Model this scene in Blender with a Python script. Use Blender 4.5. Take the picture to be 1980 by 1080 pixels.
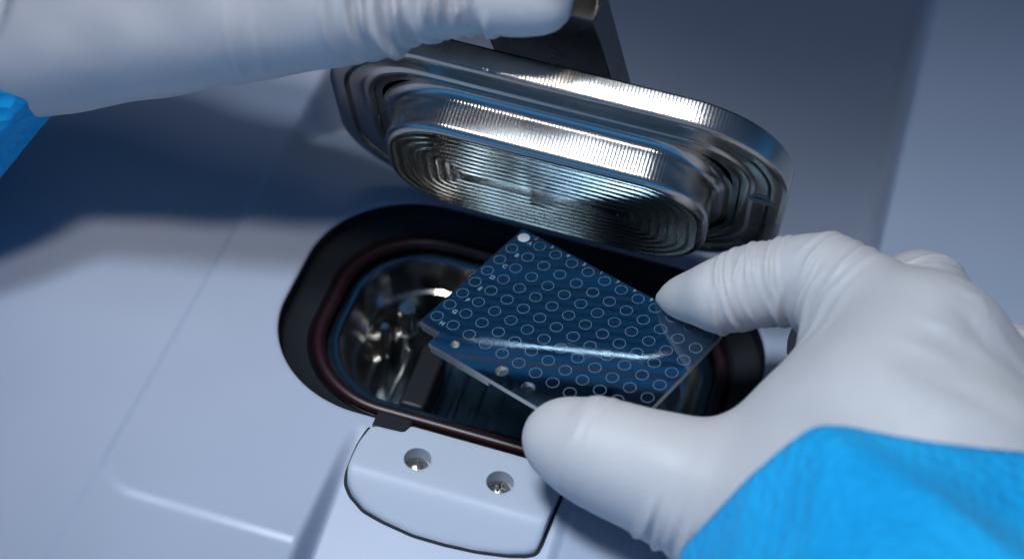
import bpy, bmesh, math, random
import numpy as np
from mathutils import Vector, Matrix

# ------------------------------------------------------------------ scene reset
for o in list(bpy.data.objects):
    bpy.data.objects.remove(o)
sc = bpy.context.scene
COL = sc.collection
MM = 0.001            # everything below is written in millimetres

# ------------------------------------------------------------------ camera
CAM = np.array([50.994, -262.738, 297.268])
RCW = np.array([[0.95712584, 0.27965982, 0.07550176],
                [-0.25363835, 0.68319579, 0.68477083],
                [0.1399204, -0.674562, 0.7248368]])
cam = bpy.data.cameras.new('camera')
cam.sensor_width = 36.0
cam.lens = 3594.0 / 1980.0 * 36.0
cam.clip_start = 0.01
cam.clip_end = 50.0
cam.dof.use_dof = True
cam.dof.focus_distance = 0.378
cam.dof.aperture_fstop = 8.5
cam.dof.aperture_blades = 9
camo = bpy.data.objects.new('camera', cam)
COL.objects.link(camo)
M = Matrix([list(RCW.T[i]) + [CAM[i] * MM] for i in range(3)] + [[0, 0, 0, 1]])
camo.matrix_world = M
sc.camera = camo

# ------------------------------------------------------------------ world: dim bluish laboratory
w = bpy.data.worlds.new('World')
sc.world = w
w.use_nodes = True
nt = w.node_tree
bg = nt.nodes['Background']
tc = nt.nodes.new('ShaderNodeTexCoord')
sx = nt.nodes.new('ShaderNodeSeparateXYZ')
rp = nt.nodes.new('ShaderNodeValToRGB')
mr = nt.nodes.new('ShaderNodeMapRange')
mr.inputs['From Min'].default_value = -1
nt.links.new(tc.outputs['Generated'], sx.inputs[0])
nt.links.new(sx.outputs['Z'], mr.inputs['Value'])
nt.links.new(mr.outputs[0], rp.inputs[0])
rp.color_ramp.elements[0].position = 0.40
rp.color_ramp.elements[0].color = (0.01, 0.03, 0.06, 1)
rp.color_ramp.elements[1].position = 1.0
rp.color_ramp.elements[1].color = (0.026, 0.052, 0.105, 1)
for pos, c in ((0.49, (0.03, 0.18, 0.44)), (0.56, (0.03, 0.17, 0.40)), (0.70, (0.024, 0.055, 0.115))):  # blue horizon band stands in for the unseen gown reflected in the steel
    e = rp.color_ramp.elements.new(pos)
    e.color = (*c, 1)
nt.links.new(rp.outputs[0], bg.inputs[0])
my = nt.nodes.new('ShaderNodeMapRange')          # brighter towards the operator, set to lift shadows and darken the rear
my.inputs['From Min'].default_value = -1; my.inputs['From Max'].default_value = 1
my.inputs['To Min'].default_value = 2.2; my.inputs['To Max'].default_value = 0.05
nt.links.new(sx.outputs['Y'], my.inputs['Value'])
nt.links.new(my.outputs[0], bg.inputs[1])

# ------------------------------------------------------------------ lamps: ceiling fixture, shaped key spot, added hand spot
def area(name, loc, target, sx_, sy_, power, color):
    l = bpy.data.lights.new(name, 'AREA')
    l.shape = 'RECTANGLE'
    l.size, l.size_y = sx_, sy_
    l.energy = power
    l.color = color
    o = bpy.data.objects.new(name, l)
    COL.objects.link(o)
    o.location = loc
    d = Vector(target) - Vector(loc)
    o.rotation_euler = d.to_track_quat('-Z', 'Y').to_euler()
    o['kind'] = 'helper'
    return o
def spot(name, loc, target, power, color, cone, blend, radius, wide=1.0):
    l = bpy.data.lights.new(name, 'SPOT')
    l.energy = power; l.color = color; l.spot_size = math.radians(cone); l.spot_blend = blend; l.shadow_soft_size = radius
    o = bpy.data.objects.new(name, l); COL.objects.link(o); o.location = loc
    zx = (Vector(loc) - Vector(target)).normalized()
    ux = Vector((1, 0, 0)); ux = (ux - zx * ux.dot(zx)).normalized()
    uy = zx.cross(ux)
    o.matrix_world = Matrix.Translation(loc) @ Matrix((ux, uy, zx)).transposed().to_4x4() @ Matrix.Diagonal((wide, 1, 1, 1))
    o['kind'] = 'helper'
    return o
spot('key_spot', (-0.25, -0.20, 1.06), (0.080, -0.060, 0.0), 54.0, (0.75, 0.87, 1.0), 17.6, 1.0, 0.12, 1.6)  # key light; narrow stretched cone shaped to let the rear panel go dark
spot('hand_fill_spot', (-0.11, -0.34, 1.08), (-0.088, -0.002, 0.07), 44.0, (1.0, 0.93, 0.88), 8.5, 1.0, 0.10, 1.3)  # added spot, aimed to brighten the left hand
area('ceiling_tube_lamp', (-0.17, 0.03, 1.30), (-0.05, 0.03, 0), 0.38, 0.24, 1.1, (0.96, 0.96, 1.0))

sc.view_settings.view_transform = 'Standard'
sc.view_settings.look = 'None'
sc.view_settings.exposure = 0.0
sc.view_settings.gamma = 1.0
sc.render.engine = 'CYCLES'

# ------------------------------------------------------------------ helpers
def tag(o, label=None, cat=None, group=None, kind=None):
    if label: o['label'] = label
    if cat: o['category'] = cat
    if group: o['group'] = group
    if kind: o['kind'] = kind
    return o

def empty(name, loc=(0, 0, 0)):
    o = bpy.data.objects.new(name, None)
    o.empty_display_size = 0.01
    COL.objects.link(o)
    o.location = [c * MM for c in loc]
    return o

def mesh_obj(name, verts, faces, mat, parent=None, smooth=30, mm=True):
    me = bpy.data.meshes.new(name)
    v = np.asarray(verts, float)
    if mm: v = v * MM
    if parent is not None:
        v = v - np.array(parent_base(parent))
    me.from_pydata(v.tolist(), [], faces)
    return link_mesh(name, me, mat, parent, smooth)

def parent_base(p):
    b = Vector((0, 0, 0))
    while p is not None:
        b += p.location
        p = p.parent
    return tuple(b)

def link_mesh(name, me, mat, parent=None, smooth=30):
    bm = bmesh.new(); bm.from_mesh(me)
    bmesh.ops.recalc_face_normals(bm, faces=bm.faces)
    bm.to_mesh(me); bm.free()
    if smooth:
        me.polygons.foreach_set('use_smooth', [True] * len(me.polygons))
        if smooth < 180:
            me.set_sharp_from_angle(angle=math.radians(smooth))
    if mat: me.materials.append(mat)
    o = bpy.data.objects.new(name, me)
    COL.objects.link(o)
    if parent is not None: o.parent = parent
    return o

def rr(a, b, r, n=24, cx=0.0, cy=0.0, step=None):
    """closed rounded-rectangle outline; step = spacing of points on the straights"""
    r = max(min(r, a - 1e-3, b - 1e-3), 0.05)
    out = []
    cs = ((1, 1), (-1, 1), (-1, -1), (1, -1))
    for k, (sx_, sy_) in enumerate(cs):
        an = math.pi / 2 * k + np.linspace(0, math.pi / 2, n)
        arc = np.stack([sx_ * (a - r) + r * np.cos(an), sy_ * (b - r) + r * np.sin(an)], 1)
        out.append(arc)
        if step:
            nx = cs[(k + 1) % 4]
            an2 = math.pi / 2 * (k + 1)
            nxt = np.array([nx[0] * (a - r) + r * math.cos(an2), nx[1] * (b - r) + r * math.sin(an2)])
            L = step[k % 2]
            t = np.linspace(0, 1, L + 2)[1:-1, None]
            out.append(arc[-1] + (nxt - arc[-1]) * t)
    p = np.concatenate(out)
    return p + np.array([cx, cy])

def loft(rings, cap0=False, cap1=False):
    n = len(rings[0])
    v = np.concatenate(rings)
    f = []
    for i in range(len(rings) - 1):
        for j in range(n):
            k = (j + 1) % n
            f.append((i * n + j, i * n + k, (i + 1) * n + k, (i + 1) * n + j))
    if cap0: f.append(tuple(range(n - 1, -1, -1)))
    if cap1: f.append(tuple(range((len(rings) - 1) * n, len(rings) * n)))
    return v, f

def ring3(p2, z):
    return np.column_stack([p2, np.full(len(p2), z) if np.isscalar(z) else z])

def tube(path, r, seg=10, closed=True):
    path = np.asarray(path, float)
    n = len(path)
    rings = []
    for i in range(n):
        t = path[(i + 1) % n] - path[i - 1] if closed else path[min(i + 1, n - 1)] - path[max(i - 1, 0)]
        t = t / np.linalg.norm(t)
        s = np.cross(t, [0, 0, 1.0]); s /= np.linalg.norm(s)
        u = np.cross(s, t)
        a = np.linspace(0, 2 * math.pi, seg, endpoint=False)[:, None]
        rings.append(path[i] + r * (np.cos(a) * s + np.sin(a) * u))
    if closed: rings.append(rings[0])
    return loft(rings, not closed, not closed)

def box(c, s):
    c = np.array(c, float); s = np.array(s, float) / 2
    v = [c + s * np.array(q) for q in ((-1,-1,-1),(1,-1,-1),(1,1,-1),(-1,1,-1),(-1,-1,1),(1,-1,1),(1,1,1),(-1,1,1))]
    f = [(0,3,2,1),(4,5,6,7),(0,1,5,4),(1,2,6,5),(2,3,7,6),(3,0,4,7)]
    return v, f

def bevel_mod(o, width, seg=3, angle=30):
    m = o.modifiers.new('bevel', 'BEVEL')
    m.width = width * MM; m.segments = seg; m.limit_method = 'ANGLE'; m.angle_limit = math.radians(angle)

def smoothstep(a, b, x):
    t = np.clip((x - a) / (b - a), 0, 1)
    return t * t * (3 - 2 * t)

# ------------------------------------------------------------------ materials
def new_mat(name):
    m = bpy.data.materials.new(name)
    m.use_nodes = True
    return m, m.node_tree, m.node_tree.nodes['Principled BSDF']

def noise(nt, scale, detail=3, rough=0.5, vec=None, mapping=None):
    n = nt.nodes.new('ShaderNodeTexNoise')
    n.inputs['Scale'].default_value = scale
    n.inputs['Detail'].default_value = detail
    n.inputs['Roughness'].default_value = rough
    t = nt.nodes.new('ShaderNodeTexCoord')
    src = t.outputs['Object']
    if mapping:
        mp = nt.nodes.new('ShaderNodeMapping')
        mp.inputs['Scale'].default_value = mapping
        nt.links.new(src, mp.inputs[0]); src = mp.outputs[0]
    nt.links.new(src, n.inputs['Vector'])
    return n

def bump(nt, bs, h, strength, dist, prev=None):
    b = nt.nodes.new('ShaderNodeBump')
    b.inputs['Strength'].default_value = strength
    b.inputs['Distance'].default_value = dist
    nt.links.new(h, b.inputs['Height'])
    if prev: nt.links.new(prev.outputs[0], b.inputs['Normal'])
    nt.links.new(b.outputs[0], bs.inputs['Normal'])
    return b

def vary(nt, bs, sock, n, lo, hi):
    r = nt.nodes.new('ShaderNodeMapRange')
    r.inputs['From Min'].default_value = 0.3; r.inputs['From Max'].default_value = 0.7
    r.inputs['To Min'].default_value = lo; r.inputs['To Max'].default_value = hi
    nt.links.new(n.outputs['Fac'], r.inputs['Value'])
    nt.links.new(r.outputs[0], bs.inputs[sock])

def colmix(nt, bs, n, c0, c1):
    r = nt.nodes.new('ShaderNodeValToRGB')
    r.color_ramp.elements[0].position = 0.35; r.color_ramp.elements[0].color = (*c0, 1)
    r.color_ramp.elements[1].position = 0.65; r.color_ramp.elements[1].color = (*c1, 1)
    nt.links.new(n.outputs['Fac'], r.inputs[0])
    nt.links.new(r.outputs[0], bs.inputs['Base Color'])

def mat_plastic(name, c, rough=0.42, var=0.03):
    m, nt, bs = new_mat(name)
    n = noise(nt, 25, 4)
    colmix(nt, bs, n, tuple(x * (1 - var) for x in c), c)
    vary(nt, bs, 'Roughness', n, rough - 0.10, rough + 0.08)
    bump(nt, bs, noise(nt, 2500, 2).outputs['Fac'], 0.12, 0.00005)
    return m

def mat_steel(name, c=(0.60, 0.58, 0.55), rough=0.2, brush=(1, 1, 1), bscale=1500, bstr=0.2, bdist=0.00004):
    m, nt, bs = new_mat(name)
    bs.inputs['Base Color'].default_value = (*c, 1)
    bs.inputs['Metallic'].default_value = 1
    n = noise(nt, 90, 4)
    vary(nt, bs, 'Roughness', n, rough - 0.04, rough + 0.06)
    bump(nt, bs, noise(nt, bscale, 2, mapping=brush).outputs['Fac'], bstr, bdist)
    return m

PANEL = mat_plastic('panel_plastic', (0.39, 0.435, 0.53))
CATCH = mat_plastic('catch_plastic', (0.44, 0.48, 0.55), 0.5)
m, nt, bs = new_mat('black_anodised')
bs.inputs['Base Color'].default_value = (0.012, 0.013, 0.016, 1)
bs.inputs['Roughness'].default_value = 0.42
bs.inputs['Specular IOR Level'].default_value = 0.35
bump(nt, bs, noise(nt, 1800, 2).outputs['Fac'], 0.1, 0.00004)
BLACK = m
m, nt, bs = new_mat('seal_rubber')
bs.inputs['Base Color'].default_value = (0.017, 0.0035, 0.006, 1)
bs.inputs['Roughness'].default_value = 0.38
RUBBER = m
m, nt, bs = new_mat('gap_black')
bs.inputs['Base Color'].default_value = (0.004, 0.005, 0.008, 1)
bs.inputs['Roughness'].default_value = 0.7
GAP = m
STEEL = mat_steel('machined_steel')
CHAMBER = mat_steel('chamber_steel', (0.52, 0.505, 0.48), 0.18)
ARM = mat_steel('arm_steel', (0.10, 0.095, 0.09), 0.25, (1, 1, 12), 400)  # dark surroundings reflected by the arm are put into its colour
SCREW = mat_steel('screw_steel', (0.62, 0.57, 0.50), 0.22)
DARKGLOSS = mat_steel('stage_dark_steel', (0.13, 0.18, 0.21), 0.2, (1, 14, 1), 500)
PLATE_EDGE = mat_steel('plate_edge_metal', (0.55, 0.55, 0.53), 0.4)

# milled steel: fine cutter marks across the lid, in the lid's own axes
m, nt, bs = new_mat('milled_steel')
bs.inputs['Base Color'].default_value = (0.46, 0.445, 0.42, 1)
bs.inputs['Metallic'].default_value = 1
vary(nt, bs, 'Roughness', noise(nt, 60, 4), 0.18, 0.30)
wv = nt.nodes.new('ShaderNodeTexWave')
wv.wave_type = 'BANDS'; wv.bands_direction = 'X'
wv.inputs['Scale'].default_value = 420
wv.inputs['Distortion'].default_value = 1.2
wv.inputs['Detail'].default_value = 2
wv.inputs['Detail Scale'].default_value = 2.0
t = nt.nodes.new('ShaderNodeTexCoord')
nt.links.new(t.outputs['Object'], wv.inputs['Vector'])
sn = nt.nodes.new('ShaderNodeSeparateXYZ')
nt.links.new(t.outputs['Normal'], sn.inputs[0])
ab = nt.nodes.new('ShaderNodeMath'); ab.operation = 'ABSOLUTE'
nt.links.new(sn.outputs['Y'], ab.inputs[0])
pw = nt.nodes.new('ShaderNodeMath'); pw.operation = 'POWER'; pw.inputs[1].default_value = 10
nt.links.new(ab.outputs[0], pw.inputs[0])
mu = nt.nodes.new('ShaderNodeMath'); mu.operation = 'MULTIPLY'
nt.links.new(pw.outputs[0], mu.inputs[0]); nt.links.new(wv.outputs['Fac'], mu.inputs[1])
b1 = bump(nt, bs, mu.outputs[0], 0.5, 0.00006)
bump(nt, bs, noise(nt, 1200, 3, mapping=(0.15, 1, 1)).outputs['Fac'], 0.22, 0.00005, b1)
MILLED = m
PLUGFACE = mat_steel('turned_steel', (0.30, 0.285, 0.26), 0.18, (0.05, 1, 1), 900, 0.07, 0.00003)

# sample plate: polished steel, faint brushing along its length
m, nt, bs = new_mat('polished_plate')
bs.inputs['Base Color'].default_value = (0.20, 0.30, 0.39, 1)  # steel itself is neutral; part of the reflected blue is tinted in
bs.inputs['Metallic'].default_value = 1
vary(nt, bs, 'Roughness', noise(nt, 140, 4, mapping=(0.2, 1, 1)), 0.03, 0.09)
bump(nt, bs, noise(nt, 1500, 3, mapping=(0.03, 1, 1)).outputs['Fac'], 0.10, 0.00003)
PLATE = m
m, nt, bs = new_mat('etched_mark')
bs.inputs['Base Color'].default_value = (0.27, 0.34, 0.40, 1)
bs.inputs['Metallic'].default_value = 0.3
bs.inputs['Roughness'].default_value = 0.6
ETCH = m
m, nt, bs = new_mat('hole_dark')
bs.inputs['Base Color'].default_value = (0.006, 0.012, 0.02, 1)
bs.inputs['Roughness'].default_value = 0.5
HOLE = m

m, nt, bs = new_mat('glove_nitrile')
n = noise(nt, 45, 4)
colmix(nt, bs, n, (0.55, 0.515, 0.505), (0.60, 0.56, 0.545))
vary(nt, bs, 'Roughness', noise(nt, 70, 4), 0.46, 0.64)
bs.inputs['Subsurface Weight'].default_value = 0.15
bs.inputs['Subsurface Radius'].default_value = (0.004, 0.003, 0.0025)
bs.inputs['Subsurface Scale'].default_value = 1.0
b1 = bump(nt, bs, noise(nt, 900, 3).outputs['Fac'], 0.18, 0.00012)
b2 = bump(nt, bs, noise(nt, 120, 3).outputs['Fac'], 0.18, 0.0005, b1)
rn = noise(nt, 55, 5, 0.55, mapping=(1.0, 0.45, 0.45))
rn.noise_type = 'RIDGED_MULTIFRACTAL'
bump(nt, bs, rn.outputs['Fac'], 0.22, 0.0007, b2)
GLOVE = m

m, nt, bs = new_mat('gown_fabric')
n = noise(nt, 60, 4)
colmix(nt, bs, n, (0.004, 0.33, 0.68), (0.010, 0.40, 0.76))
bs.inputs['Roughness'].default_value = 0.75
bs.inputs['Sheen Weight'].default_value = 0.05
bs.inputs['Specular IOR Level'].default_value = 0.2
vo = nt.nodes.new('ShaderNodeTexVoronoi')
vo.inputs['Scale'].default_value = 420
vo.inputs['Randomness'].default_value = 0.75
t = nt.nodes.new('ShaderNodeTexCoord')
nt.links.new(t.outputs['Object'], vo.inputs['Vector'])
b1 = bump(nt, bs, vo.outputs['Distance'], 0.7, 0.0010)
bump(nt, bs, noise(nt, 80, 3).outputs['Fac'], 0.3, 0.002, b1)
GOWN = m

# plan outline of the catch block (also the pocket it sits in)
outl = [(-14.2, -33.2), (-15.0, -35.3), (-20.9, -35.6), (-21.9, -36.4), (-22.7, -40), (-22.9, -43), (-22.9, -46.6), (-22.4, -48.7), (-20.7, -50.7), (-17.2, -52.9), (-13.0, -53.9), (-6.2, -54.9), (0.3, -54.9), (6.5, -54.5), (12.6, -53.6), (16.5, -52.5), (17.9, -51.7), (18.3, -49.6), (18.7, -43.9), (19.3, -38), (19.3, -36.6), (18.6, -35.9), (12.6, -35.3), (11.6, -33.2)]
def resample(pts, n, smooth_it=2):
    p = np.array(pts + [pts[0]], float)
    s = np.concatenate([[0], np.cumsum(np.hypot(*np.diff(p, axis=0).T))])
    t = np.linspace(0, s[-1], n, endpoint=False)
    q = np.column_stack([np.interp(t, s, p[:, 0]), np.interp(t, s, p[:, 1])])
    for _ in range(smooth_it): q = (np.roll(q, 1, 0) + 2 * q + np.roll(q, -1, 0)) / 4
    return q
oc = resample(outl, 260)
nrm = np.roll(oc, -1, 0) - np.roll(oc, 1, 0); nrm = np.column_stack([-nrm[:, 1], nrm[:, 0]]); nrm /= np.linalg.norm(nrm, axis=1)[:, None]
cen = np.array([-1.7, -44.5])
if ((cen - oc) * nrm).sum() < 0: nrm = -nrm
def in_catch(p, margin):
    """true for plan points inside the catch outline by at least margin"""
    res = np.zeros(len(p), bool)
    cand = np.where((abs(p[:, 0] + 1.7) < 24) & (p[:, 1] < -32) & (p[:, 1] > -60))[0]
    if len(cand) == 0: return res
    q = p[cand]
    a_ = oc; b_ = np.roll(oc, -1, 0)
    x = q[:, 0][:, None]; y = q[:, 1][:, None]
    cr = ((a_[:, 1] > y) != (b_[:, 1] > y)) & (x < (b_[:, 0] - a_[:, 0]) * (y - a_[:, 1]) / (b_[:, 1] - a_[:, 1] + 1e-12) + a_[:, 0])
    ins_ = cr.sum(1) % 2 == 1
    dist = np.sqrt(((q[:, None, :] - oc[None]) ** 2).sum(-1)).min(1)
    res[cand] = ins_ & (dist > margin)
    return res

# ------------------------------------------------------------------ instrument panel
OCX, OCY = 0.5, -0.8
OA, OB, OR = 51.5, 32.0, 25.0
def panel_z(x, y):
    cx_ = -60.0 - x; cy_ = -57.7 - y               # pad outline with an 8 mm corner
    out = np.where((cx_ > 0) & (cy_ > 0), np.hypot(cx_, cy_) - 8.0, np.maximum(cx_, cy_) - 8.0)
    z = -0.6 * smoothstep(0.0, 2.4, out) - 0.7 * smoothstep(0.0, 2.4, -68.0 - x)
    # the bank right of the pad rises gently, the one on the left too
    z = z + 0.22 * np.maximum(x - 70.2, 0) + 0.03 * np.maximum(-74.0 - x, 0)
    # shallow chute in front of the catch
    inside = smoothstep(-26.4, -23.4, x) * (1 - smoothstep(20.2, 23.2, x))
    z = z - inside * 0.25 * np.maximum(-36.0 - y, 0)
    # behind the opening the pad falls away to the rear of the housing
    yc = np.where(y > 60, 60 + 70 * np.tanh((y - 60) / 70.0), y)
    yy = yc - 38.0
    z = z - 0.70 * 0.5 * (yy + np.sqrt(yy * yy + 60.0) - 0.7) * (1 - smoothstep(69.6, 70.3, x)) * smoothstep(-70.0, -66.0, x) * smoothstep(-5, 30, y)
    return z
ds = list(np.arange(0.8, 42, 0.55))
while ds[-1] < 330: ds.append(ds[-1] + 0.55 + (ds[-1] - 42) * 0.02)
rings = []
for d, z in ((0.0, -5.0), (0.0, -0.8), (0.1, -0.45), (0.35, -0.12)):
    p = rr(OA + d, OB + d, OR + d, 150, OCX, OCY, (110, 60))
    rings.append(ring3(p, z + panel_z(p[:, 0], p[:, 1])))
for d in ds:
    p = rr(OA + d, OB + d, OR + d, 150, OCX, OCY, (110, 60))
    zz = panel_z(p[:, 0], p[:, 1])
    zz = np.where(in_catch(p, 0.7), zz - 9.0, zz)
    rings.append(ring3(p, zz))
v, f = loft(rings)
panel = mesh_obj('panel', v, f, PANEL, smooth=180)
tag(panel, 'white instrument housing panel around the loading port', kind='structure')

# ------------------------------------------------------------------ loading port (recess, seal, chamber)
port = empty('loading_port', (OCX, OCY, -30))
tag(port, 'black recessed loading port with dark red seal and polished steel chamber', 'loading port')
def rings_of(spec, n=30):
    return [ring3(rr(a, b, r, n, OCX, OCY), z) for a, b, r, z in spec]
v, f = loft(rings_of([(51.45, 31.95, 25, -0.9), (51.2, 31.7, 25, -4.2), (50.2, 30.7, 24, -5.0), (45.6, 27.9, 21.5, -5.4), (45.0, 27.3, 21, -6.2), (44.6, 26.9, 20.7, -7.2)]))
mesh_obj('recess_ledge', v, f, BLACK, port, 40)
pth = ring3(rr(43.2, 25.5, 19.8, 30, OCX, OCY), -6.0)
v, f = tube(pth, 1.45, 12)
mesh_obj('seal_ring', v, f, RUBBER, port, 180)
v, f = loft(rings_of([(44.8, 27.0, 20.7, -7.3), (41.6, 24.0, 18.6, -7.3), (40.6, 23.0, 18, -6.9), (39.4, 21.9, 17, -7.1), (38.9, 21.4, 16.6, -7.8)]))
mesh_obj('chamber_lip', v, f, DARKGLOSS, port, 40)
v, f = loft(rings_of([(38.9, 21.4, 16.6, -7.8), (36.4, 19.4, 14.8, -14.5), (35.6, 18.6, 14.2, -15.0), (33.6, 17.4, 13.2, -22.5), (32.6, 16.6, 12.6, -23.0), (31.8, 16.2, 12.4, -32.0)]))
mesh_obj('chamber_wall', v, f, CHAMBER, port, 40)
v, f = loft(rings_of([(36.2, 19.2, 14.6, -31.0), (1.0, 0.9, 0.5, -31.0)]), cap1=True)
mesh_obj('chamber_floor', v, f, DARKGLOSS, port, 30)
# stage in the chamber: a carrier block with rails and two locating pins
v, f = box((4, -4.5, -26), (44, 24, 6)); st = mesh_obj('stage', v, f, DARKGLOSS, port, 30); bevel_mod(st, 0.8)
for x in (-16.5, -12.0, -7.5, -3.0, 20.5):
    v, f = box((x, -4.5, -22.6), (1.6, 23, 0.9)); o = mesh_obj('rail', v, f, DARKGLOSS, st, 30); bevel_mod(o, 0.3, 2)
v, f = box((-19.2, -7.5, -20), (5.5, 18, 12)); o = mesh_obj('side_guide', v, f, BLACK, port, 30); bevel_mod(o, 0.7)
v, f = box((-26.5, -3, -24), (1.0, 26, 1.0)); o = mesh_obj('guide_edge', v, f, CHAMBER, port, 30); bevel_mod(o, 0.3)
v, f = box((28.5, -5.0, -20), (7.0, 24, 12)); o = mesh_obj('side_guide', v, f, DARKGLOSS, port, 30); bevel_mod(o, 1.5)
def dome(c, r, h, seg=16, n=5):
    rs = []
    for i in range(n):
        a = math.pi / 2 * i / (n - 1) * 0.97
        t = np.linspace(0, 2 * math.pi, seg, endpoint=False)
        rs.append(np.column_stack([c[0] + r * math.cos(a) * np.cos(t), c[1] + r * math.cos(a) * np.sin(t), np.full(seg, c[2] + h * math.sin(a))]))
    return loft(rs, True, True)
for x, y in ((7.0, -13.5), (8.0, -10.0), (-2.0, 8.0)):
    v, f = dome((x, y, -23.1), 0.6, 1.4); mesh_obj('locating_pin', v, f, SCREW, st, 180)
t = np.linspace(0, 2 * math.pi, 24, endpoint=False)
for (x, y, r_, z1) in ((-28.3, 8.2, 2.1, -11.5), (-31.5, 2.0, 1.1, -12.5)):
    pc = np.column_stack([np.cos(t), np.sin(t)])
    v, f = loft([ring3(pc * (r_ * k) + np.array([x, y]), z) for k, z in ((1.25, -31), (1.25, -19), (1.0, -18.6), (1.0, z1 - 0.5), (0.8, z1), (0.3, z1 + 0.05))], True, True)
    mesh_obj('steel_post', v, f, CHAMBER, port, 40)
# the two dark lugs of the recess that reach into the catch
for x0, x1 in ((-21.9, -14.2), (11.6, 19.0)):
    v, f = box(((x0 + x1) / 2, -33.4, -1.9), (x1 - x0, 4.4, 4.2)); o = mesh_obj('rim_lug', v, f, BLACK, port, 30); bevel_mod(o, 0.4)

# ------------------------------------------------------------------ catch block with two screws
catch = empty('catch_block', (-1.7, -46, 0))
tag(catch, 'white D-shaped catch block with two recessed screws at the front of the port', 'catch')
def catch_z(p):
    d = -47.0 - p[:, 1]
    sl = 0.72
    return 0.9 - sl * 0.5 * (d + np.sqrt(d * d + 1.2)) * (1 + 0.0 * d)
rings = [ring3(oc, -9.0), ring3(oc, catch_z(oc) - 0.5)]
for ins, dz in ((0.12, -0.22), (0.4, -0.03)):
    q = oc + nrm * ins; rings.append(ring3(q, catch_z(q) + dz))
base = oc + nrm * 0.4
for s in np.linspace(0.96, 0.04, 24):
    q = cen + (base - cen) * s; rings.append(ring3(q, catch_z(q)))
v, f = loft(rings, True, True)
body = mesh_obj('catch_body', v, f, CATCH, catch, 40)
def cyl(c, r, z0, z1, seg=40):
    t = np.linspace(0, 2 * math.pi, seg, endpoint=False)
    p = np.column_stack([c[0] + r * np.cos(t), c[1] + r * np.sin(t)])
    return loft([ring3(p, z0), ring3(p, z1)], True, True)
def boolean(o, cutters):
    bpy.context.view_layer.update()
    for c in cutters:
        mo = o.modifiers.new('cut', 'BOOLEAN'); mo.operation = 'DIFFERENCE'; mo.object = c; mo.solver = 'EXACT'
    dg = bpy.context.evaluated_depsgraph_get(); dg.update()
    me = bpy.data.meshes.new_from_object(o.evaluated_get(dg))
    o.modifiers.clear(); o.data = me
    for c in cutters: bpy.data.objects.remove(c)
    me.polygons.foreach_set('use_smooth', [True] * len(me.polygons))
    me.set_sharp_from_angle(angle=math.radians(32))
SCR = ((-10.2, -41.0), (7.1, -41.0))
cut = []
for c in SCR:
    v, f = cyl(c, 2.75, -2.3, 4)
    cut.append(mesh_obj('cutter', v, f, None))
boolean(body, cut)
for k, c in enumerate(SCR):
    v, f = dome((c[0], c[1], -2.2), 2.45, 1.7, 32, 8)
    s = mesh_obj('screw', v, f, SCREW, catch, 50)
    cs = []
    for a in (0, 1):
        ang = 0.5 + 0.9 * k + a * math.pi / 2
        bv, bf = box((0, 0, 0), (2.7, 0.55, 2.4))
        bv = np.array(bv); R2 = np.array([[math.cos(ang), -math.sin(ang), 0], [math.sin(ang), math.cos(ang), 0], [0, 0, 1]])
        cs.append(mesh_obj('cutter', bv @ R2.T + np.array([c[0], c[1], -0.2]), bf, None))
    boolean(s, cs)
    t = np.linspace(0, 2 * math.pi, 40, endpoint=False)
    v, f = tube(np.column_stack([c[0] + 2.95 * np.cos(t), c[1] + 2.95 * np.sin(t), np.full(40, 0.82)]), 0.16, 6)
    mesh_obj('counterbore_lip', v, f, CATCH, s, 180)
g = oc - nrm * 0.35
pz = panel_z(g[:, 0], g[:, 1])
keep = g[:, 1] < -35.9
i0 = np.argmax(keep & ~np.roll(keep, 1))
gg = np.roll(g, -i0, 0); kk = np.roll(keep, -i0); gz = np.roll(pz, -i0)
gg = gg[kk]; gz = gz[kk]
v, f = tube(ring3(gg, gz + 0.02), 0.36, 8, False)
mesh_obj('gap_shade_bead', v, f, GAP, catch, 180)  # black bead along the joint, drawn for the shade in the gap

# ------------------------------------------------------------------ lid with plug and lever arm
TH = math.radians(67.5)
LN = np.array([0, -math.sin(TH), -math.cos(TH)])       # outward normal of the lid's underside
LV = np.array([0, -math.cos(TH), math.sin(TH)])        # lid's own upward direction
LC = np.array([-1.34, 20.03, 32.75])
lid = empty('chamber_lid', tuple(LC))
lid.rotation_euler = (0, 0, 0)
tag(lid, 'machined steel chamber lid with raised plug, held open by the left hand', 'lid')
LM = Matrix([[1, 0, 0], [0, LV[1], LN[1]], [0, LV[2], LN[2]]]).to_4x4()
lid.matrix_world = Matrix.Translation([c * MM for c in LC]) @ LM
def lid_mesh(name, v, f, mat, parent=lid, smooth=32):
    me = bpy.data.meshes.new(name)
    me.from_pydata((np.asarray(v) * MM).tolist(), [], f)
    return link_mesh(name, me, mat, parent, smooth)
A, B, RR_ = 49.0, 30.7, 22.0
def prof(spec, n=36):
    return [ring3(rr(A - i, B - i, RR_ - i, n), z) for i, z in spec]
sp = [(1.2, -5.9), (0.35, -5.7), (0.0, -5.2), (0.0, -0.9), (0.25, -0.35), (0.8, -0.05), (1.4, 0.0), (3.2, 0.0), (3.5, -0.05), (3.8, -0.25), (4.2, -0.45), (4.7, -0.5), (6.4, -0.5), (6.9, -0.44), (7.3, -0.25), (7.6, -0.08), (8.0, -0.03), (9.6, -0.03), (9.9, -0.15), (10.2, -0.4), (11.4, -0.5), (11.6, -0.5)]
v, f = loft(prof(sp), cap0=True)
lid_mesh('flange', v, f, MILLED)
PA, PB, PR = 34.66, 18.68, 14.8
def pprof(spec, n=36):
    return [ring3(rr(PA + i, PB + i, PR + i, n), z) for i, z in spec]
psp = [(3.0, -0.52)]
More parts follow.
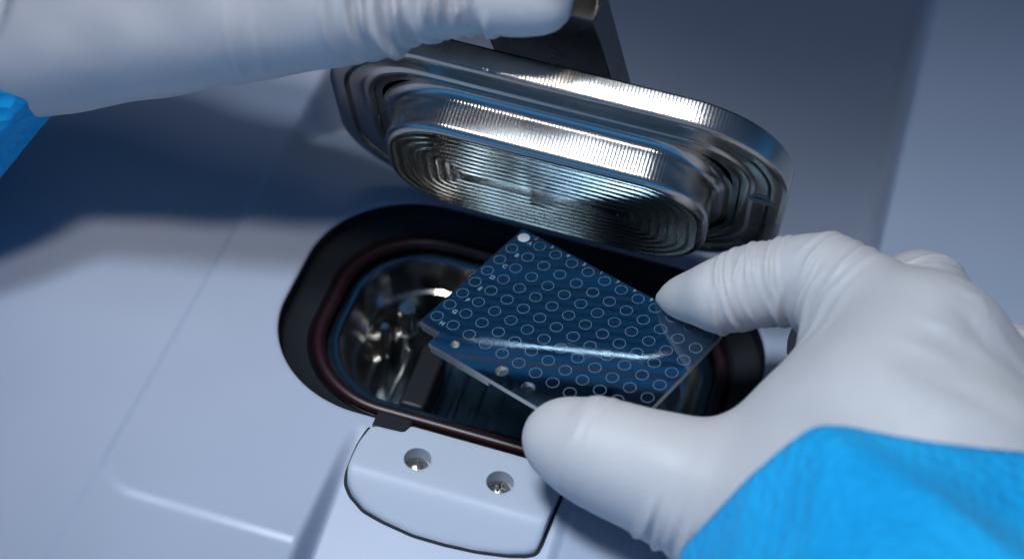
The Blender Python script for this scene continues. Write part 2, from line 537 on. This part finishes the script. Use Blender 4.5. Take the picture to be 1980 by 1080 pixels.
for k in range(0, 12):
    a = math.pi / 2 * k / 11
    psp.append((2.6 - 2.6 * math.sin(a), -0.5 + 2.6 - 2.6 * math.cos(a)))
psp += [(0.0, 7.0)]
for k in range(1, 12):
    a = math.pi / 2 * k / 11
    psp.append((-2.0 + 2.0 * math.cos(a), 7.1 + 1.9 * math.sin(a)))
ins, z = -2.0, 9.0
PITCH = 1.9
while ins > -15.9:            # shallow scallops left by the ball cutter
    for t_ in (0.06, 0.2, 0.35, 0.5, 0.65, 0.8, 0.94, 1.0):
        psp.append((ins - PITCH * t_, z - 0.065 * (1 - (2 * t_ - 1) ** 2)))
    ins -= PITCH
v, f = loft(pprof(psp), cap1=True)
pl_ = lid_mesh('plug', v, f, MILLED, lid, 13)
pl_.data.materials.append(PLUGFACE)
for q_ in pl_.data.polygons:
    if q_.center.z > 0.0086 and abs(q_.normal.z) > 0.9: q_.material_index = 1
v, f = box((44.2, 4.4, 0.05), (6.0, 0.7, 0.7)); o = lid_mesh('alignment_pin', v, f, SCREW)
# lever arm: a flat bar along the lid's back that leans towards the operator, with a turned-over top
def arm_pts():
    d1 = np.array([-0.09, -0.5, 0.862]); n1 = np.array([0, -0.866, -0.5])
    p0 = np.array([0, 33.5, 38.0])
    L1 = 47.0
    return d1, n1, p0, L1
d1, n1, p0, L1 = arm_pts()
X0, X1, TK = -16.0, 9.0, 7.5
def arm_section(c, nn, tk, x0, x1):
    c = np.asarray(c)
    return [c + [x0, 0, 0], c + [x1, 0, 0], c + [x1, 0, 0] - nn * tk, c + [x0, 0, 0] - nn * tk]
d2 = np.array([-0.05, 0.90, 0.42])
secs = [arm_section(p0 - d1 * 6, n1, TK, X0, X1), arm_section(p0 + d1 * L1, n1, TK, X0, X1)]
q = p0 + d1 * L1
n2 = np.array([0, -0.5, 0.866])
secs.append(arm_section(q + d2 * 7, n1, TK * 0.7, X0 + 0.2, X1 - 0.2))
secs.append(arm_section(q + d2 * 7 + np.array([-0.08, -0.35, 0.94]) * 40, n1, TK * 0.7, X0 + 0.2, X1 - 0.2))
v, f = loft([np.array(s) for s in secs], True, True)
def world_to_lid(v):
    v = np.asarray(v) - LC
    return np.column_stack([v[:, 0], v @ LV, v @ LN])
o = lid_mesh('lever_arm', world_to_lid(v), f, ARM); bevel_mod(o, 0.9, 3)
gp = np.array([[-22 + 1.2 * k, 22.5, 72.5] for k in range(12)])
gr = np.array([0.5, 2.6, 3.8, 4.4, 4.7, 4.8, 4.8, 4.8, 4.8, 4.8, 4.8, 4.8])
tt = np.linspace(0, 2 * math.pi, 20, endpoint=False)
v, f = loft([np.column_stack([np.full(20, p[0]), p[1] + r * np.cos(tt), p[2] + r * np.sin(tt)]) for p, r in zip(gp, gr)], True, True)
lid_mesh('grip', world_to_lid(v), f, BLACK, lid, 40)
v, f = box((0, 35.5, 34), (46, 5, 10)); o = lid_mesh('hinge_block', world_to_lid(v), f, BLACK); bevel_mod(o, 1.0)

# ------------------------------------------------------------------ sample plate
P = 4.3       # column pitch
PW = 4.040     # row pitch
PM = np.array([[0.91509, 0.38437, -0.12197], [-0.38947, 0.92082, -0.02016], [0.10457, 0.06595, 0.99233]])
PO = np.array([-4.105000, 10.423000, 17.270000])
plate = empty('sample_plate', tuple(PO))
plate.matrix_world = Matrix.Translation([c * MM for c in PO]) @ Matrix(PM.tolist()).to_4x4()
tag(plate, 'dark blue polished sample plate with rows of etched spot circles, held by the right hand', 'sample plate')
def plate_mesh(name, v, f, mat, parent=plate, smooth=30):
    me = bpy.data.meshes.new(name)
    me.from_pydata((np.asarray(v) * MM).tolist(), [], f)
    return link_mesh(name, me, mat, parent, smooth)
def prism(pts, z0, z1):
    p = np.array(pts) * np.array([P, PW])
    return loft([ring3(p, z0), ring3(p, z1)], True, True)
v, f = prism([(-.44, .50), (-.44, -7.82), (.80, -7.82), (.80, -8.68), (10.3, -8.68), (10.3, -7.82), (11.53, -7.82), (11.53, .50)], -1.3, 0)
sheet = plate_mesh('plate_sheet', v, f, PLATE)
HO = ((1.87, -7.93, .21), (4.68, -7.90, .30), (6.29, -7.97, .32))
cut = []
for c, r_, rad in HO:
    v, f = cyl((c * P, r_ * PW), rad * P, -3, 3, 32)
    cut.append(plate_mesh('cutter', v, f, None))
bpy.context.view_layer.update()
boolean(sheet, cut)
sheet.data.materials.clear(); sheet.data.materials.append(PLATE); sheet.data.materials.append(PLATE_EDGE)
for q_ in sheet.data.polygons:
    q_.material_index = 0 if abs(q_.normal.z) > 0.5 else 1
bevel_mod(sheet, 0.08, 1, 50)
v, f = prism([(-.40, .46), (-.40, -7.78), (.84, -7.78), (.84, -8.64), (4.42, -8.64), (4.42, -8.1), (5.4, -8.1), (5.4, -7.3), (9.4, -7.3), (9.4, -.8), (11.2, -.8), (11.2, .46)], -2.7, -1.31)
o = plate_mesh('carrier', v, f, PLATE_EDGE); bevel_mod(o, 0.15, 2, 50)
v, f = cyl((4.80 * P, -7.90 * PW), 0.24 * P, -2.6, -0.5, 28); plate_mesh('locating_stud', v, f, SCREW)
# 95 etched rings sharing one mesh, and a pale disc at the first position
t = np.linspace(0, 2 * math.pi, 40, endpoint=False)
cs_ = np.column_stack([np.cos(t), np.sin(t)])
RO = 0.30 * P
v, f = loft([ring3(cs_ * RO, 0.0), ring3(cs_ * RO, 0.018), ring3(cs_ * (RO - 0.07), 0.018), ring3(cs_ * (RO - 0.07), 0.0)])
ring0 = None
for r_ in range(8):
    for c in range(12):
        if (r_, c) == (0, 0): continue
        if ring0 is None:
            o = ring0 = plate_mesh('spot_ring', v, f, ETCH, smooth=0)
        else:
            o = ring0.copy(); COL.objects.link(o); o.parent = plate
        o.location = (c * P * MM, -r_ * PW * MM, 0.0)
v, f = cyl((0, 0), 0.30 * P, 0, 0.03, 32); o = plate_mesh('marker_disc', v, f, None, smooth=0)
m, nt, bs = new_mat('white_mark'); bs.inputs['Base Color'].default_value = (0.75, 0.77, 0.8, 1); bs.inputs['Roughness'].default_value = 0.5
o.data.materials.append(m)
def letter(txt, x, y, size):
    cu = bpy.data.curves.new('tmp', 'FONT'); cu.body = txt; cu.size = size * MM; cu.align_x = 'CENTER'; cu.align_y = 'CENTER'
    cu.offset = 0.00003
    to = bpy.data.objects.new('tmp', cu); COL.objects.link(to)
    dg = bpy.context.evaluated_depsgraph_get(); dg.update()
    me = bpy.data.meshes.new_from_object(to.evaluated_get(dg))
    bpy.data.objects.remove(to)
    me.materials.clear(); me.materials.append(ETCH)
    o = bpy.data.objects.new('etched_letter', me); COL.objects.link(o); o.parent = plate
    o.location = (x * P * MM, y * PW * MM, 0.00002)
for i, ch in enumerate('ABCDEFGH'):
    letter(ch, 0.50, -i - 0.24 + (0.08 if i == 0 else 0), 1.45)
for i in range(1, 12):
    letter(str(i + 1), i - 0.46, 0.32, 1.25)

# ------------------------------------------------------------------ hands
def atd(px, py, d):
    """point seen at photo position (px, py) at depth d mm along the view axis"""
    c = np.array([(px - 990) / 3594.0, -(py - 540) / 3594.0, -1.0]) * d
    return CAM + RCW.T @ c

def smin(a, b, k):
    h = np.clip(0.5 + 0.5 * (b - a) / k, 0, 1)
    return b * (1 - h) + a * h - k * h * (1 - h)

def round_cone(p, a, b, r1, r2):
    ba = b - a
    l2 = float(ba @ ba)
    h = np.clip(((p - a) @ ba.astype(np.float32)) / l2, 0, 1).astype(np.float32)
    d = p - a - h[..., None] * ba.astype(np.float32)
    return np.sqrt((d * d).sum(-1)) - (r1 + (r2 - r1) * h)

def surface_nets(sdf, org, h):
    s = sdf < 0
    nx, ny, nz = sdf.shape
    c = [s[i:nx - 1 + i, j:ny - 1 + j, k:nz - 1 + k] for i in (0, 1) for j in (0, 1) for k in (0, 1)]
    cnt = sum(x.astype(np.int8) for x in c)
    act = (cnt > 0) & (cnt < 8)
    idx = -np.ones(act.shape, np.int64)
    ids = np.argwhere(act)
    idx[act] = np.arange(len(ids))
    acc = np.zeros((len(ids), 3)); num = np.zeros(len(ids))
    corners = [(i, j, k) for i in (0, 1) for j in (0, 1) for k in (0, 1)]
    vals = {cc: sdf[ids[:, 0] + cc[0], ids[:, 1] + cc[1], ids[:, 2] + cc[2]].astype(float) for cc in corners}
    for a in corners:
        for ax in range(3):
            if a[ax] == 1: continue
            b = list(a); b[ax] = 1; b = tuple(b)
            va, vb = vals[a], vals[b]
            m = (va < 0) != (vb < 0)
            t = np.where(m, va / np.where(m, va - vb, 1), 0)
            pt = np.array(a, float)[None] + 0 * acc
            pt[:, ax] = t
            acc[m] += pt[m]; num[m] += 1
    v = org + (ids + acc / num[:, None]) * h
    faces = []
    for ax in range(3):
        u, w_ = [q for q in range(3) if q != ax]
        lo = [slice(1, None)] * 3; hi = [slice(1, None)] * 3
        s0 = [slice(1, -1)] * 3; s1 = [slice(1, -1)] * 3
        s0[ax] = slice(0, -1); s1[ax] = slice(1, None)
        e = np.argwhere(s[tuple(s0)] != s[tuple(s1)])
        off = np.array([1, 1, 1]); off[ax] = 0
        e = e + off
        def at(du, dw):
            q = e.copy(); q[:, u] -= du; q[:, w_] -= dw
            return idx[q[:, 0], q[:, 1], q[:, 2]]
        quad = np.stack([at(0, 0), at(1, 0), at(1, 1), at(0, 1)], 1)
        faces.append(quad)
    return v, np.concatenate(faces)

WR = 2.2
def build_hand(name, prims, parent, res, folds, clip=None, lump=0.25):
    """prims: list of (a, b, ra, rb, blend); folds: list of wrinkle families"""
    pts = np.array([p[i] for p in prims for i in (0, 1)])
    rad = max(max(p[2], p[3]) for p in prims)
    lo = pts.min(0) - rad - 4; hi = pts.max(0) + rad + 4
    n = np.ceil((hi - lo) / res).astype(int) + 1
    g = np.stack(np.meshgrid(*[lo[i] + np.arange(n[i]) * res for i in range(3)], indexing='ij'), -1).astype(np.float32)
    out = None
    for a, b, ra, rb, k in prims:
        d = round_cone(g, np.asarray(a, np.float32), np.asarray(b, np.float32), ra, rb)
        out = d if out is None else smin(out, d, k)
    v, f = surface_nets(out, lo, res)
    me = bpy.data.meshes.new(name)
    me.from_pydata((v * MM).tolist(), [], f.tolist())
    o = bpy.data.objects.new(name, me); COL.objects.link(o)
    sm = o.modifiers.new('s', 'SMOOTH'); sm.factor = 0.5; sm.iterations = 4
    ss = o.modifiers.new('d', 'SUBSURF'); ss.levels = 1; ss.render_levels = 1
    dg = bpy.context.evaluated_depsgraph_get(); dg.update()
    me2 = bpy.data.meshes.new_from_object(o.evaluated_get(dg))
    bpy.data.objects.remove(o)
    bm = bmesh.new(); bm.from_mesh(me2); bmesh.ops.recalc_face_normals(bm, faces=bm.faces); bm.to_mesh(me2); bm.free()
    nv = len(me2.vertices)
    co = np.empty(nv * 3); me2.vertices.foreach_get('co', co); co = co.reshape(-1, 3) / MM
    no = np.empty(nv * 3); me2.vertices.foreach_get('normal', no); no = no.reshape(-1, 3)
    disp = lump * (np.sin(co @ np.array([.31, .17, .11]) + 1.3) * np.sin(co @ np.array([-.13, .29, .21]) + .4))
    for fo in folds:
        a, b = np.asarray(fo['a']), np.asarray(fo['b'])
        ax = (b - a); L = np.linalg.norm(ax); ax = ax / L
        q = co - a
        s = q @ ax
        perp = q - s[:, None] * ax
        pr = np.linalg.norm(perp, axis=1)
        side = np.asarray(fo.get('side', (0, 0, 1)), float); side = side - (side @ ax) * ax; side /= np.linalg.norm(side)
        up = np.cross(ax, side)
        ca = (perp @ side) / (pr + 1e-6); cb = (perp @ up) / (pr + 1e-6)
        rng = np.random.default_rng(fo.get('seed', 1))
        wgt = smoothstep(fo.get('rmax', 20) + 3, fo.get('rmax', 20) - 1, pr) * fo.get('g', 1.0) * (smoothstep(fo.get('win', (-2, -1.5))[0], fo.get('win', (-2, -1.5))[1], ca))
        for s0, amp, wd in fo['k']:
            ph = rng.uniform(0, 6.28, 3)
            tilt = fo.get('tilt', 0) + rng.uniform(-1, 1) * fo.get('jit', 0.6)
            curve = fo.get('bow', 0) * (1 - ca)
            cen_ = s0 + tilt * cb + curve + 0.5 * np.sin(cb * 2.5 + ph[0]) + 0.10 * np.sin(cb * 7 + ca * 3 + ph[2])
            an_ = np.arctan2(cb, ca)
            mod = np.clip(0.55 + 0.45 * np.sin(an_ * 2 + ph[1]) + 0.22 * np.sin(an_ * 4 + ph[2]), 0, 1.2)
            x = (s - cen_) / wd
            disp += WR * amp * mod * wgt * (np.exp(-x * x) - 0.45 * np.exp(-((s - cen_ - 1.6 * wd) / wd) ** 2))
    co = co + no * disp[:, None]
    base = np.array(parent_base(parent))
    me2.vertices.foreach_set('co', (co * MM - base).ravel())
    me2.update()
    me2.polygons.foreach_set('use_smooth', [True] * len(me2.polygons))
    me2.materials.clear(); me2.materials.append(GLOVE)
    o = bpy.data.objects.new(name, me2); COL.objects.link(o); o.parent = parent
    return o

def chain(pts, k):
    """pts: list of (px, py, depth, radius) -> cones"""
    q = [(atd(*p[:3]), p[3]) for p in pts]
    return [(q[i][0], q[i + 1][0], q[i][1], q[i + 1][1], k) for i in range(len(q) - 1)]

VIEW = RCW[2]      # towards the viewer
# ---- right hand
rh = empty('gloved_hand', tuple(atd(1750, 900, 345)))
tag(rh, 'right hand in pale grey glove pinching the sample plate, blue gown sleeve', 'hand')
index = chain([(1272, 577, 379.5, 0.7), (1300, 576, 377.5, 2.6), (1335, 575, 374.5, 4.6), (1392, 572, 369.5, 7.0), (1460, 552, 368, 7.7), (1540, 541, 366, 8.0), (1600, 545, 363, 9.0), (1660, 585, 358, 9.8), (1790, 690, 347, 13.0)], 3.0)
thumb = chain([(1085, 848, 357, 7.6), (1150, 872, 354, 9.1), (1240, 905, 352, 9.9), (1330, 940, 350, 11.3), (1430, 975, 347, 13.3), (1600, 1010, 338, 18), (1780, 1080, 336, 21)], 6)
palm = chain([(1790, 690, 347, 13), (1720, 860, 338, 17), (1780, 1060, 336, 22)], 9)
palm += chain([(1872, 810, 350, 13.0), (1850, 930, 336, 19), (1900, 1120, 334, 23)], 9)
palm += chain([(2000, 900, 352, 13.0), (1980, 1000, 340, 19), (2000, 1150, 336, 23)], 9)
palm += chain([(1790, 690, 347, 13), (1872, 810, 350, 13.0), (2000, 900, 352, 13.0)], 9)
web = chain([(1490, 905, 356, 8.5), (1600, 800, 352, 9.5), (1690, 680, 358, 10.5)], 9) + chain([(1430, 965, 353, 11), (1580, 890, 346, 13), (1700, 800, 342, 15)], 9)
middle = chain([(1872, 810, 350, 13.0), (1778, 584, 376, 9.8), (1690, 610, 386, 8.0), (1590, 668, 384, 7.4)], 4)
ring_ = chain([(2000, 900, 352, 13.0), (1945, 712, 376, 8.6), (1880, 740, 388, 8)], 4)
la, lb = atd(1330, 585, 376), atd(1600, 545, 363)
folds = [
    dict(a=la, b=lb, side=VIEW, rmax=14, seed=3, tilt=0.4, bow=0.8, jit=.5, k=[(10.9, .36, .55), (12.4, .24, .5), (15.2, .18, .45), (16.4, .28, .45), (17.6, .26, .45), (18.8, .16, .45), (21.0, .30, .55), (22.4, .16, .5)]),
    dict(a=la, b=lb, side=VIEW, rmax=15, seed=8, tilt=-2.2, bow=1.2, jit=0.8, win=(-0.2, 0.7), k=[(9.2, .26, .7), (13.4, .18, .6)]),
    dict(a=atd(1560, 530, 365), b=atd(1790, 690, 347), side=VIEW, rmax=16, seed=5, tilt=1.2, jit=.8, k=[(1.0, .3, .7), (3.6, .22, .6), (5.2, .26, .6), (7.3, .3, .7), (9.6, .24, .8), (12.2, .2, 1.0), (15.5, .14, 1.2)]),
    dict(a=atd(1085, 848, 357), b=atd(1330, 940, 350), side=VIEW, rmax=16, seed=4, jit=.6, k=[(1.5, -.16, 1.6), (4.6, .12, .8), (7.4, .10, .8)]),
    dict(a=atd(1240, 905, 352), b=atd(1430, 975, 347), side=-RCW[1], win=(-0.1, 0.6), rmax=17, seed=6, tilt=-1.0, jit=.8, k=[(3, .25, .8), (5.2, .4, .8), (7.6, .5, .9), (10.4, .6, .9), (13.2, .65, 1.0), (16.2, .65, 1.1), (19.5, .6, 1.2)]),
    dict(a=atd(1790, 590, 374), b=atd(1872, 810, 350), side=VIEW, rmax=16, seed=9, jit=.8, k=[(-3, .3, .6), (-1, .25, .6), (3.4, .5, .7), (6.0, .2, .8)]),
    dict(a=atd(1930, 560, 340), b=atd(1790, 750, 330), side=VIEW, rmax=70, win=(-0.2, 0.5), seed=15, jit=2.0, g=0.5, k=[(6, .4, 1.6), (11, -.5, 2.0), (15, .35, 1.6), (21, .25, 1.6), (26, -.25, 2.2)]),
    dict(a=atd(1945, 712, 376), b=atd(2000, 880, 352), side=VIEW, rmax=16, seed=11, jit=.8, k=[(0, .3, .7), (3.4, .4, .8)]),
]
build_hand('glove', index + thumb + palm + web + middle + ring_, rh, 0.95, folds, lump=0.12)

def sleeve(name, ringA, shift, parent, n=160, steps=26, seed=1, fold=1.6):
    pa = np.array([atd(*p) for p in ringA])
    p = np.concatenate([pa, pa[:1]])
    s = np.concatenate([[0], np.cumsum(np.linalg.norm(np.diff(p, axis=0), axis=1))])
    t = np.linspace(0, s[-1], n, endpoint=False)
    r0 = np.column_stack([np.interp(t, s, p[:, i]) for i in range(3)])
    for _ in range(2): r0 = (np.roll(r0, 1, 0) + 2 * r0 + np.roll(r0, -1, 0)) / 4
    c = r0.mean(0)
    shift = np.asarray(shift)
    rad = r0 - c
    ph = np.linspace(0, 2 * math.pi, n, endpoint=False)
    rng = np.random.default_rng(seed)
    a = rng.uniform(0, 6.28, 6)
    rings = []
    for i in range(steps):
        u = i / (steps - 1)
        amp = fold * (0.15 + 0.85 * min(1, u * 3))
        fl = amp * (np.sin(3 * ph + a[0] + 1.5 * u) + 1.0 * (1 - 2 * np.abs(np.sin(3.5 * ph + a[1] - 3 * u))) + 0.3 * (1 - 2 * np.abs(np.sin(6.5 * ph + a[2] + 5 * u))))
        rl = np.linalg.norm(rad, axis=1)[:, None]
        rings.append(c + shift * u + rad * (1 + 0.12 * u) + rad / rl * fl[:, None])
    inner = [q - (q - (c + shift * (k / (steps - 1)))) / np.linalg.norm(q - (c + shift * (k / (steps - 1))), axis=1)[:, None] * 0.5 for k, q in enumerate(rings)]
    v, f = loft(inner[::-1] + rings)
    return mesh_obj(name, v, f, GOWN, parent, 180)
RA = [(1312, 1068, 330), (1372, 998, 325), (1440, 928, 319), (1510, 868, 315), (1578, 822, 312), (1640, 824, 311), (1750, 842, 309), (1860, 858, 310), (1990, 872, 314), (2120, 930, 322), (2170, 1060, 345), (2060, 1180, 368), (1760, 1240, 378), (1480, 1200, 368), (1340, 1130, 350)]
sleeve('sleeve', RA, atd(2050, 1500, 268) - atd(1740, 1010, 325), rh, seed=4, fold=2.2)

# ---- left hand
lh = empty('gloved_hand', tuple(atd(300, 20, 368)))
tag(lh, 'left hand in pale grey glove holding up the lid lever, top left', 'hand')
dig = chain([(1050, 5, 350, 6.0), (1000, 2, 351, 5.9), (940, -4, 352, 5.7), (860, -14, 354, 7.4), (760, -14, 357, 9.3), (650, -14, 360, 12.6)], 4)
hnd = chain([(650, -14, 360, 12.6), (480, -10, 365, 15.2), (300, 2, 371, 17.4), (120, 14, 377, 19.6), (-60, 24, 380, 21.4), (-300, 40, 384, 23.5)], 8)
hnd += chain([(640, -120, 360, 14), (400, -140, 366, 18), (100, -130, 374, 21), (-300, -100, 382, 24)], 8)
fin = chain([(520, -200, 352, 12), (880, -165, 349, 9.5), (1010, -120, 350, 8.5)], 5)  # unseen fingers above frame, placed to block the lamp's reflection in the plug
la, lb = atd(1050, 5, 350), atd(650, -14, 360)
down = -RCW[1]
folds = [
    dict(a=la, b=lb, side=down, rmax=18, g=1.9, win=(-1.5, -0.5), seed=2, tilt=1.6, bow=-0.5, jit=1.0, k=[(9.5, .3, .8), (12.4, .4, .7), (14.6, .5, .7), (16.9, .55, .7), (19.4, .5, .8), (22.3, .5, .8), (25.2, .5, .9), (28.0, .55, .9), (31, .5, .9), (34, .5, 1.0), (37.2, .35, 1.0)]),
    dict(a=atd(480, 2, 365), b=atd(300, 8, 371), side=down, rmax=26, win=(-0.6, 0.6), g=0.7, seed=7, tilt=-3, jit=1.5, k=[(-4, .3, 1.1), (-0.5, .35, 1.0), (3.4, .3, 1.2)]),
    dict(a=atd(300, 8, 371), b=atd(-60, 24, 380), side=VIEW, rmax=34, g=1.3, seed=12, tilt=-9, bow=3, jit=1.5, k=[(20, .8, 1.1), (26.5, .9, 1.2), (31.5, .7, 1.2), (35, .7, 1.3)]),
]
build_hand('glove', dig + hnd + fin, lh, 1.25, folds, lump=0.15)
RB = [(122, 205, 385), (60, 190, 368), (0, 60, 358), (-40, -80, 355), (-60, -200, 362), (-60, -260, 380), (-40, -180, 400), (-20, 0, 410), (0, 150, 406), (60, 205, 398)]
sleeve('sleeve', RB, atd(-280, 300, 385) - atd(30, 0, 382), lh, seed=2, fold=1.0)

sc.render.resolution_x, sc.render.resolution_y = 1024, 558
